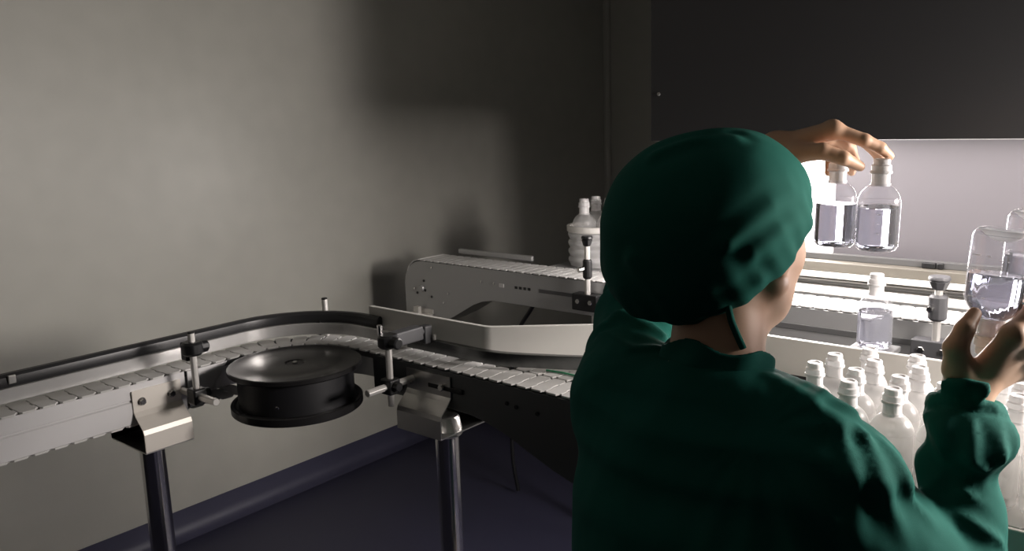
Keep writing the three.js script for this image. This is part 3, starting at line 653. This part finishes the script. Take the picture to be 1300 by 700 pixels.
// surgical gown: stands off the body, with folds where the cloth is pulled
function gownSdf(x, y, z) {
  let d = torsoSdf(x, y, z, .012);
  d = smin(d, cone(x, y, z, [.90, -.355, -.53], [.90, -.355, -.37], .05, .05), .07);
  d = smin(d, cone(x, y, z, [.89, -.385, -.45], [.90, -.345, -.452], .085, .060), .05);     // up to the collar
  const tl = along(x, y, z, J.lSh, J.lEl), tr = along(x, y, z, J.rSh, J.rEl), fr = along(x, y, z, J.rEl, J.rWr), fl = along(x, y, z, J.lEl, J.lWr);
  let la = cone(x, y, z, J.lSh, J.lEl, .066, .06);
  la = smin(la, smax(cone(x, y, z, J.lEl, J.lWr, .058, .048), (fl - .55) * .26, .012), .03);
  la -= .004 * Math.sin(tl * 30 + 6 * noise.noise(x * 12, y * 12, z * 12)) * clamp01(tl * 2);
  let ra = cone(x, y, z, J.rSh, J.rEl, .068, .058);
  const wob = fbm(x * 9, y * 9, z * 9);
  let fo = smin(cone(x, y, z, J.rEl, [1.045, -.39, -.2025], .051, .041), cone(x, y, z, [1.040, -.40, -.2015], [1.077, -.331, -.2095], .0415, .0425), .02);
  fo = smax(fo, (fr - .985) * .265, .006);
  // sleeve folds: slack rings near the elbow, soft drape above, a gathered cuff
  const low = clamp01((.55 - fr) * 2.5) * clamp01(fr + .6), an = Math.atan2(z - (J.rEl[2] + fr * (J.rWr[2] - J.rEl[2])), x - (J.rEl[0] + fr * (J.rWr[0] - J.rEl[0])));
  fo -= .003 * low * Math.sin(fr * 21 + 2.0 * wob + z * 20) + .0014 * (ridge(x * 11 + 3, y * 3.4, z * 11) - .3) * clamp01(fr * 2) * clamp01((.85 - fr) * 8);
  fo -= .0014 * Math.sin(an * 9 + wob * 2) * clamp01((fr - .5) * 3) * clamp01((.9 - fr) * 12);
  fo += .003 * Math.exp(-(((fr - .885) / .016) ** 2));                     // seam under the cuff band
  ra = smin(ra, fo, .014);
  ra = Math.min(ra, smax(smin(cone(x, y, z, J.rSh, J.rEl, .055, .045), cone(x, y, z, J.rEl, J.rWr, .045, .034), .03), (fr - .8) * .265, .004));
  d = smin(d, la, .06); d = smin(d, ra, .055);
  // drapes: fans of folds from the right shoulder down the back, soft vertical ones elsewhere
  const ax = Math.atan2(z + .36, -(y + .34)), rr = Math.hypot(z + .36, y + .34);
  const fan = Math.exp(-(((rr - .20) / .11) ** 2)) * clamp01((z + .42) * 8);
  d -= .0085 * fan * Math.sin(ax * 15 + 2.6 * noise.noise(x * 6, y * 5, z * 6));
  d -= .004 * Math.sin(z * 34 + 3.2 * noise.noise(x * 5, y * 3.2, z * 5)) * clamp01((-.42 - y) * 4);
  d -= .003 * fbm(x * 10, y * 7, z * 10);
  d -= .004 * (ridge(x * 7, (y - z * .7) * 5, z * 4 + 7) - .4) * clamp01((y + .5) * 5);
  // lap of the gown over the thighs
  let lap = smin(cone(x, y, z, [.82, -.79, -.55], [1.12, -.79, -.585], .10, .082), cone(x, y, z, [.82, -.79, -.355], [1.12, -.79, -.325], .10, .082), .09);
  d = smin(d, smax(lap, x - 1.13, .02), .05);
  return smax(d, -.880 - y, .01) - folds(x, y, z);
}
const collarSdf = (x, y, z) => {
  // stand-up collar: a slanted band round the neck, open at the top
  const cx = .915 + (y + .31) * .28, cz = -.455, w = .0018 * Math.sin(Math.atan2(z - cz, x - cx) * 7 + y * 60);
  const r = Math.hypot((x - cx) * 1.02, z - cz) - (.0665 - (y + .31) * .10) + w;
  const top = -.283 - (x - .915) * .33 + .006 * Math.sin(Math.atan2(z - cz, x - cx) * 4 + 1);
  return smax(smax(Math.abs(r) - .0035, y - top, .005), -.35 - y, .01);
};
// bouffant cap
const CC = [.944, -.144, -.497];
const capN = new THREE.Vector3(.65, -.755, .05).normalize();
const capU = new THREE.Vector3(0, 1, 0).addScaledVector(capN, -capN.y).normalize(), capV = new THREE.Vector3().crossVectors(capN, capU);
const CREASES = [[[1.022,-0.093,-0.414],[0.911,-0.108,-0.39],[0.86,-0.143,-0.414]],[[0.971,-0.168,-0.385],[0.906,-0.191,-0.396],[0.876,-0.224,-0.443]],[[0.982,-0.124,-0.387],[0.917,-0.136,-0.382],[0.885,-0.155,-0.396]],[[0.964,-0.04,-0.444],[0.978,-0.07,-0.412],[0.972,-0.107,-0.388]],[[0.877,-0.048,-0.516],[0.9,-0.036,-0.482],[0.935,-0.038,-0.446]],[[0.831,-0.169,-0.521],[0.842,-0.203,-0.492],[0.871,-0.231,-0.465]]];
function capAll(x, y, z) {
  const px = x - CC[0], py = y - CC[1], pz = z - CC[2];
  const h = px * capN.x + py * capN.y + pz * capN.z, a = px * capU.x + py * capU.y + pz * capU.z, b = px * capV.x + py * capV.y + pz * capV.z, th = Math.atan2(b, a);
  let d = smin(ell(x, y, z, CC, [.116, .117, .120]), ell(x, y, z, [CC[0] + .038, CC[1] + .010, CC[2] + .030], [.106, .109, .096]), .03);
  d = smin(d, ell(x, y, z, [CC[0] - .01, CC[1] - .055, CC[2] - .012], [.092, .066, .10]), .03);
  const near = clamp01((h + .045) / .10);
  const drift = noise.noise(px * 5 + 2, py * 5, pz * 5);
  d -= .0026 * near * Math.sin(th * 11 + 2.4 * drift + h * 9) + .0012 * near * Math.sin(th * 27 + 4 * drift) + .003 * noise.noise(px * 8, py * 8 + 3, pz * 8) + .0012 * noise.noise(px * 21, py * 21, pz * 21 + 5);
  for (const q of CREASES) {                                             // creases pulled from the band over the head
    const s0 = Math.min(cone(x, y, z, q[0], q[1], 0, 0), cone(x, y, z, q[1], q[2], 0, 0));
    d -= .005 * Math.exp(-((s0 / .0085) ** 2)) - .001 * Math.exp(-(((s0 - .020) / .009) ** 2));
  }
  return [d, h];
}
const BANDH = .037;
function capSdf(x, y, z) { const [d, h] = capAll(x, y, z); return smax(d, h - BANDH - .004, .014); }
function bandSdf(x, y, z) { const [d, h] = capAll(x, y, z); return smax(smax(Math.abs(d + .004) - .004, h - BANDH - .012, .004), BANDH - .010 - h, .004); }

{
  const root = thing('person', 'person seen from behind in green surgical gown and cap, holding up clear bottles', 'person', [.8, FLOOR, -.452]);
  const clip = (g) => g;
  const parts = [
    surface((x, y, z) => smin(bodySdf(x, y, z), headSdf(x, y, z), .01), [.6, -1.46, -.84], [1.40, -.30, -.06], .013),
    surface(headSdf, [.83, -.36, -.60], [1.12, .02, -.34], .0036),
    surface((x, y, z) => smin(fingers(x, y, z, LH, J.lWr), foreL(x, y, z), .014), [1.14, -.30, -.74], [1.45, .0, -.36], .0028),
    surface((x, y, z) => smin(fingers(x, y, z, RH, J.rWr), foreR(x, y, z), .014), [1.0, -.56, -.27], [1.23, -.20, -.10], .0028),
  ];
  part('body', mergeGeometries(parts), M.skin, root);
  part('gown', surface(gownSdf, [.60, -.93, -.80], [1.22, -.20, -.03], .0065), M.gown, root);
  part('collar', surface(collarSdf, [.80, -.36, -.56], [1.02, -.23, -.36], .0032), M.gown, root);
  part('bouffant_cap', surface(capSdf, [.78, -.30, -.66], [1.12, .01, -.34], .0042), M.capCloth, root);
  const tie = new THREE.CatmullRomCurve3([[.884, -.216, -.425], [.886, -.228, -.4235], [.889, -.241, -.4215], [.890, -.255, -.4155], [.893, -.272, -.4085]].map(V3));
  part('cap_tie', new THREE.TubeGeometry(tie, 20, .0042, 8), M.capCloth, root);
  for (const s of [-1, 1]) {
    part('trouser_leg', surface((x, y, z) => smax(smax(cone(x, y, z, knee(s), [1.105, -1.30, -.455 + s * .13], .066, .06), -1.32 - y, .01), y + .80, .02), [1.0, -1.36, -.455 + s * .13 - .1], [1.26, -.72, -.455 + s * .13 + .1], .01), M.trousers, root);
    part('shoe', surface((x, y, z) => smax(smin(cone(x, y, z, [1.09, -1.40, -.455 + s * .13], [1.27, -1.415, -.455 + s * .145], .046, .042), cone(x, y, z, [1.09, -1.38, -.455 + s * .13], [1.15, -1.39, -.455 + s * .135], .048, .042), .02), -1.449 - y, .004), [1.0, -1.47, -.455 + s * .14 - .09], [1.36, -1.30, -.455 + s * .14 + .09], .008), M.shoe, root);
  }
}
{
  const t = thing('stool', 'black round stool under the seated person', 'stool', [.80, FLOOR, -.452]);
  part('seat', new THREE.LatheGeometry([[.0001, -.93], [.15, -.93], [.168, -.922], [.17, -.90], [.16, -.888], [.0001, -.886]].map(q => new THREE.Vector2(...q)), 48).translate(.80, 0, -.452), M.stool, t);
  part('column', rod([.80, -1.40, -.452], [.80, -.93, -.452], .025), M.steel, t);
  for (let i = 0; i < 5; i++) { const a = i / 5 * 6.283; part('leg', rod([.80, -1.39, -.452], [.80 + .26 * Math.cos(a), -1.425, -.452 + .26 * Math.sin(a)], .018, .014), M.steel, t); }
}
renderer.render(scene, camera);
